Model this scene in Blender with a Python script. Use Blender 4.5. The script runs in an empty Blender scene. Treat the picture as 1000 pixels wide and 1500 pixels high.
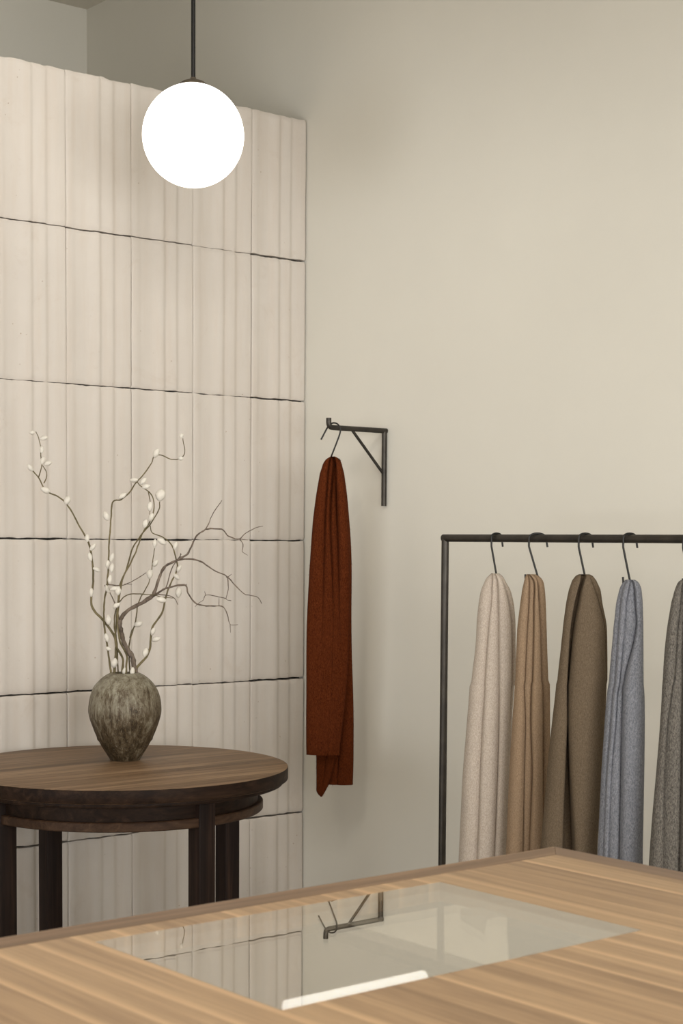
import bpy, bmesh, math, random
from mathutils import Vector, Matrix, noise

random.seed(7)
sc = bpy.context.scene
COL = sc.collection

# ------------------------------------------------------------------ camera numbers
F, YAW, PITCH, ROLL, CY, H = 2414.96, 0.8790, 0.06045, 0.00641, 938.54, 1.41
EYE = Vector((0, 0, H))
FW = Vector((math.cos(YAW) * math.cos(PITCH), math.sin(YAW) * math.cos(PITCH), -math.sin(PITCH)))
_r = Vector((math.sin(YAW), -math.cos(YAW), 0)); _u = _r.cross(FW)
RT = math.cos(ROLL) * _r + math.sin(ROLL) * _u
UP = -math.sin(ROLL) * _r + math.cos(ROLL) * _u
SIDE = _r.copy()                                   # horizontal, to the camera's right
TOW = Vector((-math.cos(YAW), -math.sin(YAW), 0))  # horizontal, towards the camera

def ray(u, v): return FW + (u - 500) / F * RT - (v - CY) / F * UP
def at_z(u, v, z): d = ray(u, v); return EYE + d * ((z - H) / d.z)
def at_x(u, v, x): d = ray(u, v); return EYE + d * (x / d.x)
def at_y(u, v, y): d = ray(u, v); return EYE + d * (y / d.y)
def at_d(u, v, dep): return EYE + ray(u, v) * dep

# ------------------------------------------------------------------ helpers
def mk(name, bm, mat, parent=None, origin=None, shade=True, ang=38):
    """link bm (built in world coordinates) as ONE object whose origin is the thing's base"""
    bmesh.ops.recalc_face_normals(bm, faces=bm.faces)
    me = bpy.data.meshes.new(name)
    bm.to_mesh(me); bm.free()
    if parent is not None:
        base = Vector(parent['_w'])
    else:
        base = Vector(origin) if origin is not None else Vector((0, 0, 0))
    me.transform(Matrix.Translation(-base))
    if shade:
        me.polygons.foreach_set('use_smooth', [True] * len(me.polygons))
        try: me.set_sharp_from_angle(angle=math.radians(ang))
        except Exception: pass
    if mat is not None: me.materials.append(mat)
    o = bpy.data.objects.new(name, me); COL.objects.link(o)
    if parent is not None:
        o.parent = parent; o['_w'] = list(base)
    else:
        o.location = base; o['_w'] = list(base)
    return o

def thing(name, label, cat, loc, group=None):
    o = bpy.data.objects.new(name, None); COL.objects.link(o)
    o.location = loc; o['_w'] = list(loc); o.empty_display_size = .05
    o['label'] = label; o['category'] = cat; o['kind'] = 'thing'
    if group: o['group'] = group
    return o

def tag(o, label, cat, group=None, kind='thing'):
    o['label'] = label; o['category'] = cat; o['kind'] = kind
    if group: o['group'] = group
    return o

def struct(name, bm, mat, label, cat, **k):
    o = mk(name, bm, mat, **k); o['kind'] = 'structure'; o['label'] = label; o['category'] = cat
    return o

def box(bm, x0, x1, y0, y1, z0, z1, bev=0):
    vs = [bm.verts.new(p) for p in ((x0,y0,z0),(x1,y0,z0),(x1,y1,z0),(x0,y1,z0),(x0,y0,z1),(x1,y0,z1),(x1,y1,z1),(x0,y1,z1))]
    fs = [bm.faces.new([vs[i] for i in q]) for q in ((0,3,2,1),(4,5,6,7),(0,1,5,4),(1,2,6,5),(2,3,7,6),(3,0,4,7))]
    if bev:
        es = list({e for f in fs for e in f.edges})
        bmesh.ops.bevel(bm, geom=es, offset=bev, segments=3, profile=.5, affect='EDGES')
    return bm

def prism(bm, pts, z0, z1, bev=0):
    lo = [bm.verts.new((p[0], p[1], z0)) for p in pts]; hi = [bm.verts.new((p[0], p[1], z1)) for p in pts]
    n = len(pts)
    fs = [bm.faces.new(lo[::-1]), bm.faces.new(hi)]
    for i in range(n): fs.append(bm.faces.new((lo[i], lo[(i+1) % n], hi[(i+1) % n], hi[i])))
    if bev:
        es = list({e for f in fs for e in f.edges})
        bmesh.ops.bevel(bm, geom=es, offset=bev, segments=2, profile=.5, affect='EDGES')
    return bm

def lathe(bm, prof, cx, cy, seg=72, closed=False, jitter=None):
    rings = []
    for (r, z) in prof:
        if r < 1e-5:
            rings.append([bm.verts.new((cx, cy, z))])
        else:
            ring = []
            for k in range(seg):
                a = 2 * math.pi * k / seg
                rr = r + (jitter(a, z) if jitter else 0)
                ring.append(bm.verts.new((cx + rr * math.cos(a), cy + rr * math.sin(a), z)))
            rings.append(ring)
    n = len(rings)
    for i in range(n if closed else n - 1):
        A, B = rings[i], rings[(i + 1) % n]
        for k in range(seg):
            k2 = (k + 1) % seg
            if len(A) == 1 and len(B) == 1: continue
            if len(A) == 1: bm.faces.new((A[0], B[k2], B[k]))
            elif len(B) == 1: bm.faces.new((A[k], A[k2], B[0]))
            else: bm.faces.new((A[k], A[k2], B[k2], B[k]))
    return bm

def tube(bm, pts, rad, seg=14, round_end=False):
    pts = [Vector(p) for p in pts]; n = len(pts)
    R = rad if isinstance(rad, (list, tuple)) else [rad] * n
    tans = []
    for i in range(n):
        a = pts[max(0, i - 1)]; b = pts[min(n - 1, i + 1)]
        tans.append((b - a).normalized())
    t0 = tans[0]; ref = Vector((0, 0, 1)) if abs(t0.z) < .9 else Vector((1, 0, 0))
    nrm = (ref - t0 * ref.dot(t0)).normalized()
    rings = []
    for i in range(n):
        t = tans[i]
        nrm = (nrm - t * nrm.dot(t)).normalized(); bn = t.cross(nrm)
        s = 1
        if 0 < i < n - 1:
            c = (pts[i] - pts[i-1]).normalized().dot(t); s = 1 / max(.6, c)
        rings.append([bm.verts.new(pts[i] + (nrm * math.cos(2*math.pi*k/seg) + bn * math.sin(2*math.pi*k/seg)) * R[i]) for k in range(seg)])
    for i in range(n - 1):
        for k in range(seg):
            bm.faces.new((rings[i][k], rings[i][(k+1) % seg], rings[i+1][(k+1) % seg], rings[i+1][k]))
    for ring, p, t, r in ((rings[0], pts[0], -tans[0], R[0]), (rings[-1], pts[-1], tans[-1], R[-1])):
        if round_end:
            c = bm.verts.new(p + t * r * .8)
            for k in range(seg): bm.faces.new((ring[k], ring[(k+1) % seg], c))
        else:
            bm.faces.new(ring)
    return bm

def spline(P, n):
    """Catmull-Rom through P, n samples per span"""
    P = [Vector(p) for p in P]; out = []
    for i in range(len(P) - 1):
        p0 = P[max(0, i-1)]; p1 = P[i]; p2 = P[i+1]; p3 = P[min(len(P)-1, i+2)]
        for k in range(n):
            t = k / n
            out.append(.5 * ((2*p1) + (p2-p0)*t + (2*p0-5*p1+4*p2-p3)*t*t + (3*p1-p0-3*p2+p3)*t**3))
    out.append(P[-1]); return out

def rounded_path(pts, r, n=8):
    """polyline with filleted corners"""
    pts = [Vector(p) for p in pts]; out = [pts[0]]
    for i in range(1, len(pts) - 1):
        a = (pts[i-1] - pts[i]).normalized(); b = (pts[i+1] - pts[i]).normalized()
        A = pts[i] + a * r; B = pts[i] + b * r
        for k in range(n + 1):
            t = k / n
            out.append(A * (1-t)**2 + pts[i] * 2*t*(1-t) + B * t*t)
    out.append(pts[-1]); return out

def lerp(a, b, t): return a + (b - a) * t
def sstep(a, b, x):
    t = min(1, max(0, (x - a) / (b - a))); return t * t * (3 - 2 * t)

# ------------------------------------------------------------------ materials
def lin(r, g, b):
    f = lambda c: (c/255/12.92) if c <= 10 else ((c/255 + .055) / 1.055) ** 2.4
    return (f(r), f(g), f(b), 1)

class M:
    def __init__(s, name):
        s.m = bpy.data.materials.new(name); s.m.use_nodes = True
        s.nt = s.m.node_tree; s.nt.nodes.clear()
        s.out = s.n('ShaderNodeOutputMaterial')
    def n(s, t, **kw):
        nd = s.nt.nodes.new(t)
        for k, v in kw.items(): setattr(nd, k, v)
        return nd
    def l(s, a, b): s.nt.links.new(a, b)
    def coord(s, scale=(1, 1, 1), rot=(0, 0, 0)):
        tc = s.n('ShaderNodeTexCoord'); mp = s.n('ShaderNodeMapping')
        mp.inputs['Scale'].default_value = scale; mp.inputs['Rotation'].default_value = rot
        s.l(tc.outputs['Object'], mp.inputs['Vector']); return mp.outputs[0]
    def noise(s, vec, scale, detail=4, rough=.55, dist=0):
        nd = s.n('ShaderNodeTexNoise'); nd.inputs['Scale'].default_value = scale
        nd.inputs['Detail'].default_value = detail; nd.inputs['Roughness'].default_value = rough
        nd.inputs['Distortion'].default_value = dist
        if vec is not None: s.l(vec, nd.inputs['Vector'])
        return nd.outputs[0]
    def ramp(s, fac, stops, interp='LINEAR'):
        r = s.n('ShaderNodeValToRGB'); r.color_ramp.interpolation = interp
        el = r.color_ramp.elements
        while len(el) < len(stops): el.new(.5)
        for e, (p, c) in zip(el, stops): e.position = p; e.color = c
        s.l(fac, r.inputs[0]); return r.outputs[0]
    def mix(s, fac, a, b, mode='MIX'):
        x = s.n('ShaderNodeMix'); x.data_type = 'RGBA'; x.blend_type = mode
        for val, sock in ((fac, x.inputs[0]), (a, x.inputs[6]), (b, x.inputs[7])):
            if isinstance(val, (int, float, tuple)): sock.default_value = val
            else: s.l(val, sock)
        return x.outputs[2]
    def math(s, op, a, b=None, c=None):
        x = s.n('ShaderNodeMath'); x.operation = op
        for val, sock in zip((a, b, c), x.inputs):
            if val is None: continue
            if isinstance(val, (int, float)): sock.default_value = val
            else: s.l(val, sock)
        return x.outputs[0]
    def bsdf(s, color, rough=.6, bump=None, bstr=.2, bdist=.002, metal=0, spec=.5, sheen=0, coat=0):
        p = s.n('ShaderNodeBsdfPrincipled')
        if isinstance(color, tuple): p.inputs['Base Color'].default_value = color
        else: s.l(color, p.inputs['Base Color'])
        if isinstance(rough, (int, float)): p.inputs['Roughness'].default_value = rough
        else: s.l(rough, p.inputs['Roughness'])
        p.inputs['Metallic'].default_value = metal
        p.inputs['Specular IOR Level'].default_value = spec
        if sheen:
            p.inputs['Sheen Weight'].default_value = sheen; p.inputs['Sheen Roughness'].default_value = .6
        if coat: p.inputs['Coat Weight'].default_value = coat; p.inputs['Coat Roughness'].default_value = .25
        if bump is not None:
            b = s.n('ShaderNodeBump'); b.inputs['Strength'].default_value = bstr; b.inputs['Distance'].default_value = bdist
            s.l(bump, b.inputs['Height']); s.l(b.outputs[0], p.inputs['Normal'])
        s.l(p.outputs[0], s.out.inputs[0]); return p

def plaster(name, c, var=.06, bstr=.15):
    m = M(name); v = m.coord()
    n1 = m.noise(v, 1.6, 5, .6); n2 = m.noise(v, 60, 4, .6)
    a = tuple(x * (1 - var) for x in c[:3]) + (1,); b = tuple(min(1, x * (1 + var)) for x in c[:3]) + (1,)
    col = m.ramp(n1, [(.3, a), (.7, b)])
    m.bsdf(col, .85, n2, bstr, .0015, spec=.25); return m.m

MAT_WALL = plaster('warm_limewash', (.69, .665, .595, 1), .02, .10)
MAT_CEIL = plaster('ceiling_paint', (.66, .62, .54, 1), .02, .05)
MAT_FLOOR = plaster('screed_floor', (.42, .38, .33, 1), .08, .1)
MAT_GROUT = plaster('joint_backing', (.035, .030, .026, 1), .1, .1)

def clay():
    m = M('cast_clay'); v = m.coord()
    n1 = m.noise(v, 2.2, 6, .62); n2 = m.noise(v, 45, 5, .65); n3 = m.noise(v, 9, 6, .7, .6)
    sm = m.coord((1, 1, .08)); n4 = m.noise(sm, 30, 4, .6)
    c = m.ramp(n1, [(.25, (.555, .505, .452, 1)), (.75, (.612, .566, .515, 1))])
    c = m.mix(m.math('MULTIPLY', m.ramp(n3, [(.58, (0,0,0,1)), (.74, (1,1,1,1))]), .22), c, (.42, .33, .25, 1))
    c = m.mix(m.math('MULTIPLY', m.ramp(n4, [(.45, (0,0,0,1)), (.75, (1,1,1,1))]), .22), c, (.50, .40, .31, 1))
    pits = m.n('ShaderNodeTexVoronoi'); pits.inputs['Scale'].default_value = 26
    m.l(v, pits.inputs['Vector'])
    pm = m.ramp(pits.outputs['Distance'], [(.03, (0,0,0,1)), (.075, (1,1,1,1))])
    gate = m.ramp(m.noise(v, 5, 3), [(.52, (1,1,1,1)), (.62, (0,0,0,1))])
    pm = m.math('MAXIMUM', pm, gate)
    c = m.mix(pm, (.40, .32, .25, 1), c)
    h = m.math('ADD', m.math('MULTIPLY', n2, .5), m.math('MULTIPLY', pm, .7))
    h = m.math('ADD', h, m.math('MULTIPLY', n3, .6))
    m.bsdf(c, .9, h, .35, .003, spec=.2); return m.m
MAT_CLAY = clay()

def wood(name, dark, mid, light, axis='x', plank=.05, rough=.45, line=.0, fine=1.0, spec=.4, ox=0, boards=.16, broad=.3):
    """walnut with grain running along axis; boards of the given width across it"""
    m = M(name)
    st = {'x': (.035, 1, 1), 'y': (1, .035, 1), 'z': (1, 1, .035)}[axis]
    tc = m.n('ShaderNodeTexCoord'); sep = m.n('ShaderNodeSeparateXYZ'); m.l(tc.outputs['Object'], sep.inputs[0])
    across = {'x': 'Y', 'y': 'X', 'z': 'X'}[axis]
    bx = m.math('FLOOR', m.math('DIVIDE', m.math('ADD', sep.outputs[across], 13.37 + ox), plank))
    wn = m.n('ShaderNodeTexWhiteNoise', noise_dimensions='1D'); m.l(bx, wn.inputs['W'])
    off = m.n('ShaderNodeVectorMath', operation='MULTIPLY_ADD')
    m.l(wn.outputs['Color'], off.inputs[0]); off.inputs[1].default_value = (7, 7, 7); m.l(tc.outputs['Object'], off.inputs[2])
    mp = m.n('ShaderNodeMapping'); mp.inputs['Scale'].default_value = st; m.l(off.outputs[0], mp.inputs[0])
    g1 = m.noise(mp.outputs[0], 38, 6, .6, .9)
    g2 = m.noise(mp.outputs[0], 260 * fine, 3, .6)
    mp2 = m.n('ShaderNodeMapping'); mp2.inputs['Scale'].default_value = tuple(1 if s == 1 else .12 for s in st); m.l(off.outputs[0], mp2.inputs[0])
    g3 = m.noise(mp2.outputs[0], 9, 4, .6, .5)
    fac = m.math('ADD', m.math('MULTIPLY', g1, .75), m.math('MULTIPLY', g2, .25))
    fac = m.math('ADD', fac, m.math('MULTIPLY', m.math('SUBTRACT', wn.outputs['Value'], .5), boards))
    fac = m.math('ADD', fac, m.math('MULTIPLY', m.math('SUBTRACT', g3, .5), broad))
    c = m.ramp(fac, [(.34, dark), (.5, mid), (.66, light)])
    if line:
        fr = m.math('FRACT', m.math('DIVIDE', m.math('ADD', m.math('ADD', sep.outputs[across], 13.37 + ox), m.math('MULTIPLY', m.math('SUBTRACT', g3, .5), .010)), plank))
        ln = m.math('MULTIPLY', m.ramp(fr, [(0, (1,1,1,1)), (.10, (.8,.8,.8,1)), (.26, (0,0,0,1)), (.93, (0,0,0,1)), (1, (.5,.5,.5,1))]), m.ramp(wn.outputs['Value'], [(.30, (0,0,0,1)), (.6, (1,1,1,1))]))
        c = m.mix(m.math('MULTIPLY', ln, line), c, tuple(min(1, x * 1.35) for x in light[:3]) + (1,))
    m.bsdf(c, rough, m.math('ADD', g2, m.math('MULTIPLY', g1, .6)), .18, .0008, spec=spec); return m.m

OAKD, OAKM, OAKL = (.325, .205, .112, 1), (.455, .295, .165, 1), (.56, .375, .212, 1)
MAT_FIELD = wood('natural_walnut_veneer', OAKD, OAKM, OAKL, 'y', .052, .42, .8)
MAT_EDGEX = wood('natural_walnut_edge_x', (.19, .115, .065, 1), (.29, .18, .105, 1), (.40, .26, .15, 1), 'x', .3, .45)
MAT_EDGEY = wood('natural_walnut_edge_y', (.15, .095, .06, 1), (.22, .14, .09, 1), (.31, .20, .125, 1), 'y', .3, .45)
MAT_PANEL = wood('natural_walnut_panel', OAKD, OAKM, OAKL, 'z', .12, .5)
DK, DM, DL = (.110, .066, .034, 1), (.205, .127, .070, 1), (.33, .22, .13, 1)
MAT_TOP = wood('dark_walnut_top', DK, DM, DL, 'x', .115, .5, fine=.8, spec=.22, boards=.12, broad=.42)
MAT_RIM_SHADE = wood('dark_walnut_rim_shade', (.012, .006, .0035, 1), (.026, .0135, .0078, 1), (.055, .031, .018, 1), 'x', 3, .55, spec=.12)  # walnut darkened to carry the shade on the table's side faces
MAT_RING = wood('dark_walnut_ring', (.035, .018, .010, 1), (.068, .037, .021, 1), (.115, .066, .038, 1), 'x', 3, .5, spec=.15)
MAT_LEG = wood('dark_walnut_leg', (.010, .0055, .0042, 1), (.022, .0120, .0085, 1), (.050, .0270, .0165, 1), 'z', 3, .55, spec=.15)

def metal(name, c, rough=.45, met=.7):
    m = M(name); v = m.coord(); n = m.noise(v, 120, 5, .65); n2 = m.noise(v, 18, 4, .6)
    col = m.ramp(n2, [(.3, tuple(x * .75 for x in c) + (1,)), (.7, tuple(x * 1.3 for x in c) + (1,))])
    m.bsdf(col, rough, n, .12, .0005, metal=met); return m.m
MAT_STEEL = metal('blackened_steel', (.050, .044, .037), .45)
MAT_WIRE = metal('black_wire', (.012, .011, .010), .45, .3)
MAT_CAP = metal('bronze_cap', (.16, .135, .105), .35)

def fabric(name, c1, c2, scale=300, bstr=.5, sheen=.3, stretch=.5, c3=None):
    m = M(name); v = m.coord((1, 1, stretch))
    n = m.noise(v, scale, 3, .7); nb = m.noise(v, scale * 2.2, 2, .6); n2 = m.noise(m.coord(), 14, 4, .6)
    f = m.math('ADD', m.math('MULTIPLY', n, .65), m.math('MULTIPLY', nb, .35))
    col = m.ramp(f, [(.36, c1), (.64, c2)])
    if c3: col = m.mix(m.math('MULTIPLY', m.ramp(n2, [(.35, (0,0,0,1)), (.7, (1,1,1,1))]), .45), col, c3)
    m.bsdf(col, .95, f, bstr, .0025, spec=.05, sheen=sheen); return m.m
MAT_RUST = fabric('rust_mohair', (.036, .0072, .0017, 1), (.132, .031, .0090, 1), 300, .8, .0, .5, (.078, .0175, .0044, 1))
MAT_GREIGE = fabric('greige_knit', (.34, .285, .235, 1), (.54, .465, .395, 1), 420, .4, 0)
MAT_CAMEL = fabric('camel_knit', (.215, .145, .090, 1), (.335, .238, .157, 1), 420, .4, 0)
MAT_TAUPE = fabric('taupe_knit', (.092, .067, .043, 1), (.162, .122, .083, 1), 420, .4, 0)
MAT_BLUE = fabric('blue_grey_knit', (.095, .100, .114, 1), (.285, .29, .32, 1), 330, .4, 0, .5, (.165, .17, .19, 1))
MAT_CHAR = fabric('charcoal_knit', (.050, .046, .041, 1), (.21, .19, .165, 1), 330, .4, 0)
MAT_SWATCH = fabric('pale_knit', (.40, .36, .31, 1), (.52, .47, .41, 1), 300, .4)

def simple(name, c, rough=.6, spec=.4):
    m = M(name); v = m.coord(); n = m.noise(v, 150, 3)
    col = m.ramp(n, [(.3, tuple(x * .95 for x in c[:3]) + (1,)), (.7, tuple(min(1, x * 1.05) for x in c[:3]) + (1,))])
    m.bsdf(col, rough, n, .05, .0005, spec=spec); return m.m
MAT_PAPER = simple('white_paper', (.88, .85, .79, 1), .8)
MAT_LINER = simple('case_liner', (.10, .092, .076, 1), .8)
MAT_FELT = simple('grey_felt', (.03, .028, .025, 1), .9)
MAT_CARD = simple('grey_card', (.05, .046, .041, 1), .85)
MAT_CATKIN = simple('white_catkin', (.66, .62, .55, 1), .75)

def stem_mat(name, c1, c2, scale=40):
    m = M(name); v = m.coord((1, 1, .4)); n = m.noise(v, scale, 5, .65)
    m.bsdf(m.ramp(n, [(.35, c1), (.65, c2)]), .75, n, .6, .003); return m.m
MAT_STEM = stem_mat('olive_stem', (.075, .060, .025, 1), (.17, .135, .065, 1), 30)
MAT_BARK = stem_mat('grey_bark', (.07, .050, .037, 1), (.19, .145, .110, 1), 90)

def glaze():
    m = M('ash_glaze'); v = m.coord((1, 1, .28)); w = m.coord()
    n1 = m.noise(v, 60, 6, .68, .6); n2 = m.noise(v, 170, 5, .7, 1.2); n3 = m.noise(w, 9, 4, .6, .3)
    sep = m.n('ShaderNodeSeparateXYZ'); m.l(w, sep.inputs[0])
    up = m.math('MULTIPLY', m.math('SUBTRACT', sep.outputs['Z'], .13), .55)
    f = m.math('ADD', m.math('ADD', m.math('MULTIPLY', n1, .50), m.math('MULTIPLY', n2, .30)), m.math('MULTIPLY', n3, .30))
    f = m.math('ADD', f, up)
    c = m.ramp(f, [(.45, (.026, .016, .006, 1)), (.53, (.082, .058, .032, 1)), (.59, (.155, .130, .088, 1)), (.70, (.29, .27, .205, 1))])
    sp = m.ramp(m.noise(w, 150, 3, .7), [(.62, (0,0,0,1)), (.72, (1,1,1,1))])
    c = m.mix(m.math('MULTIPLY', sp, .45), c, (.36, .35, .30, 1))
    m.bsdf(c, .55, m.math('ADD', n2, n1), .35, .003, spec=.35); return m.m
MAT_GLAZE = glaze()

def glass():
    m = M('display_glass')
    lw = m.n('ShaderNodeLayerWeight'); lw.inputs['Blend'].default_value = .5
    f = m.math('MULTIPLY_ADD', m.math('POWER', lw.outputs['Facing'], 1.7), .74, .05)
    g = m.n('ShaderNodeBsdfGlossy'); g.inputs['Roughness'].default_value = 0; g.inputs['Color'].default_value = (1, .975, .93, 1)
    t = m.n('ShaderNodeBsdfTransparent'); t.inputs['Color'].default_value = (.97, .97, .95, 1)
    x = m.n('ShaderNodeMixShader'); m.l(f, x.inputs[0]); m.l(t.outputs[0], x.inputs[1]); m.l(g.outputs[0], x.inputs[2])
    m.l(x.outputs[0], m.out.inputs[0]); return m.m
MAT_GLASS = glass()

def glow(name, c, s):
    m = M(name); e = m.n('ShaderNodeEmission'); e.inputs[0].default_value = c; e.inputs[1].default_value = s
    p = m.n('ShaderNodeBsdfPrincipled'); p.inputs['Base Color'].default_value = (.9, .88, .84, 1); p.inputs['Roughness'].default_value = .25
    a = m.n('ShaderNodeAddShader'); m.l(e.outputs[0], a.inputs[0]); m.l(p.outputs[0], a.inputs[1]); m.l(a.outputs[0], m.out.inputs[0]); return m.m
MAT_GLOBE = glow('lit_opal_glass', (1, .965, .90, 1), 3.0)
MAT_TUBE = glow('lit_tube', (1, .98, .94, 1), 2.0)

# ------------------------------------------------------------------ room
XB, YA, YC, ZC = 3.5906, 4.5464, 5.9995, 3.5807
XL, YN = -3.6, -3.2
bm = bmesh.new(); box(bm, XB, XB + .15, YN, YC + .15, 0, ZC); struct('wall_right', bm, MAT_WALL, 'warm plaster wall behind the bracket and the clothes rail', 'wall', shade=False)
bm = bmesh.new(); box(bm, XL - .15, XB, YC, YC + .15, 0, ZC); struct('wall_back', bm, MAT_WALL, 'plain plaster wall rising behind the tiled wall', 'wall', shade=False)
bm = bmesh.new(); box(bm, XL - .15, XB + .15, YN - .15, YN, 0, ZC); struct('wall_front', bm, MAT_WALL, 'plain plaster wall behind the viewer', 'wall', shade=False)
bm = bmesh.new()   # left wall with a window opening
WY0, WY1, WZ0, WZ1 = -1.2, 3.2, .35, 2.15
box(bm, XL - .15, XL, YN, WY0, 0, ZC); box(bm, XL - .15, XL, WY1, YC, 0, ZC)
box(bm, XL - .15, XL, WY0, WY1, 0, WZ0); box(bm, XL - .15, XL, WY0, WY1, WZ1, ZC)
struct('wall_left', bm, MAT_WALL, 'plaster wall with the shop window', 'wall', shade=False)
bm = bmesh.new()
for y in (WY0, (WY0 + WY1) / 2 - .03, WY1 - .06): box(bm, XL - .10, XL - .04, y, y + .06, WZ0, WZ1)
box(bm, XL - .10, XL - .04, WY0, WY1, WZ0, WZ0 + .06); box(bm, XL - .10, XL - .04, WY0, WY1, WZ1 - .06, WZ1)
struct('window_1', bm, MAT_STEEL, 'dark steel window frame of the shop front', 'window', shade=False)
bm = bmesh.new(); box(bm, XL - .15, XB + .15, YN - .15, YC + .15, -.1, 0); struct('floor', bm, MAT_FLOOR, 'smooth grey screed floor', 'floor', shade=False)
bm = bmesh.new(); box(bm, XL - .15, XB + .15, YN - .15, YC + .15, ZC, ZC + .1)
box(bm, XL, -.2, YN, YC, 2.30, ZC); box(bm, -.2, XB, YN, -.2, 2.30, ZC)      # unseen ceiling drop, added to keep light off the wall tops
struct('ceiling', bm, MAT_CEIL, 'painted plaster ceiling', 'ceiling', shade=False)

# tiled wall: cast clay tiles on a low partition
ROWS = [2.8537, 2.3761, 1.8945, 1.4108, .9294, .4537, .004]
PIT = .2387; C0 = 2.6385
COLS = [C0 + PIT * k for k in range(-5, 4)] + [XB - .004]
def prof(t):
    """relief across one tile, metres towards the room"""
    a = .0024 * (1 - sstep(.06, .16, t))
    a -= .0026 * math.sin(math.pi * min(1, max(0, (t - .1) / .35)))
    a += .0052 * sstep(.30, .485, t) * (1 - sstep(.490, .545, t))
    a += .0048 * sstep(.53, .695, t) * (1 - sstep(.700, .755, t))
    a += .0036 * sstep(.75, .92, t)
    return .008 + a
NX, NZ = 56, 26
bm = bmesh.new()
rt = random.Random(3)
for i in range(len(COLS) - 1):
    cs = rt.uniform(-.02, .02); ca = rt.uniform(.85, 1.15)
    for j in range(len(ROWS) - 1):
        gl, gr = rt.uniform(.0005, .0012), rt.uniform(.0005, .0012)
        x0, x1 = COLS[i] + gl, COLS[i+1] - gr
        zo = rt.uniform(-.0018, .0018) if j else 0
        zt, zb = ROWS[j] - (.0022 if j else 0) + zo, ROWS[j+1] + .0022 + rt.uniform(-.0015, .0015)
        tiltx, tiltz = rt.uniform(-.003, .003), rt.uniform(-.003, .003)
        sd = rt.uniform(0, 100)
        grid = []
        for b in range(NZ + 1):
            row = []
            q = b / NZ
            qq = .5 - .5 * math.cos(math.pi * q)      # finer near the edges
            qq = lerp(q, qq, .6)
            for a in range(NX + 1):
                t = a / NX
                pv = prof(t + cs * math.sin(math.pi * t)) * ca
                x = lerp(x0, x1, t)
                ztop = zt + .0024 * noise.noise((t * 5 + sd, 0, j)) + .0012 * noise.noise((t * 17, sd, 1))
                ztop -= .75 * (pv - .012) - .0035 * noise.noise((t * 6, i * 3.1, 5)) if j == 0 else 0
                zbot = zb + .0024 * noise.noise((t * 5, 3, sd)) + .0014 * noise.noise((t * 15, sd, 7))
                z = lerp(zbot, ztop, qq)
                dx = min(x - x0, x1 - x); dz = min(z - zbot, ztop - z)
                edge = 0
                for dd, rr in ((dx, .0016), (dz, .0036)):
                    if dd < rr: edge += (.0022 if rr < .002 else .004) * (1 - math.sqrt(max(0, 1 - (1 - dd / rr) ** 2)))
                n_ = .0024 * noise.noise((x * 7, z * 4 + sd, 2)) + .0007 * noise.noise((x * 32, z * 24, sd))
                y = YA - pv + edge + n_ + tiltx * (t - .5) + tiltz * (q - .5)
                row.append(bm.verts.new((x, y, z)))
            grid.append(row)
        for b in range(NZ):
            for a in range(NX):
                bm.faces.new((grid[b][a], grid[b][a+1], grid[b+1][a+1], grid[b+1][a]))
        per = [grid[0][a] for a in range(NX + 1)] + [grid[b][NX] for b in range(1, NZ + 1)] + [grid[NZ][a] for a in range(NX - 1, -1, -1)] + [grid[b][0] for b in range(NZ - 1, 0, -1)]
        bk = [bm.verts.new((v.co.x, YA + .020, v.co.z)) for v in per]
        for k in range(len(per)):
            k2 = (k + 1) % len(per)
            bm.faces.new((per[k2], per[k], bk[k], bk[k2]))
        bm.faces.new(bk)
wt = struct('wall_tiled', bm, MAT_CLAY, 'low wall clad in tall pale fluted clay tiles behind the round table', 'wall', ang=50)
bm = bmesh.new(); box(bm, COLS[0], XB, YA + .020, YA + .16, 0, ROWS[0] - .02)
struct('wall_partition', bm, MAT_GROUT, 'partition carrying the clay tiles', 'wall', shade=False)

# ------------------------------------------------------------------ pendant lamp
GX, GY, GZ, GR = 2.712, 3.95, 2.559, .1445
t = thing('pendant_lamp', 'glowing white globe pendant lamp on a thin dark rod', 'lamp', (GX, GY, ZC))
bm = bmesh.new()
pr = [(GR * math.cos(a), GZ + GR * math.sin(a)) for a in [math.radians(-90 + 180 * k / 48) for k in range(46)]]
pr[0] = (0, GZ - GR)
pr += [(.022, GZ + GR * .99), (0, GZ + GR * .99)]
lathe(bm, pr, GX, GY, 96); mk('globe_shade', bm, MAT_GLOBE, t)
bm = bmesh.new()
zt = GZ + GR
lathe(bm, [(0, GZ + .130), (.038, GZ + .1385), (.0405, GZ + .1395), (.0385, GZ + .1445), (.030, GZ + .1505), (.018, GZ + .155), (.009, GZ + .1575), (.008, GZ + .162), (0, GZ + .1625)], GX, GY, 64)
mk('cap', bm, MAT_CAP, t)
bm = bmesh.new(); tube(bm, [(GX, GY, zt + .012), (GX, GY, ZC - .02)], .0062, 20); mk('rod', bm, MAT_WIRE, t)
bm = bmesh.new(); lathe(bm, [(0, ZC - .028), (.05, ZC - .026), (.056, ZC - .018), (.056, ZC - .0005), (0, ZC - .0005)], GX, GY, 48); mk('ceiling_rose', bm, MAT_WIRE, t)

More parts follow.
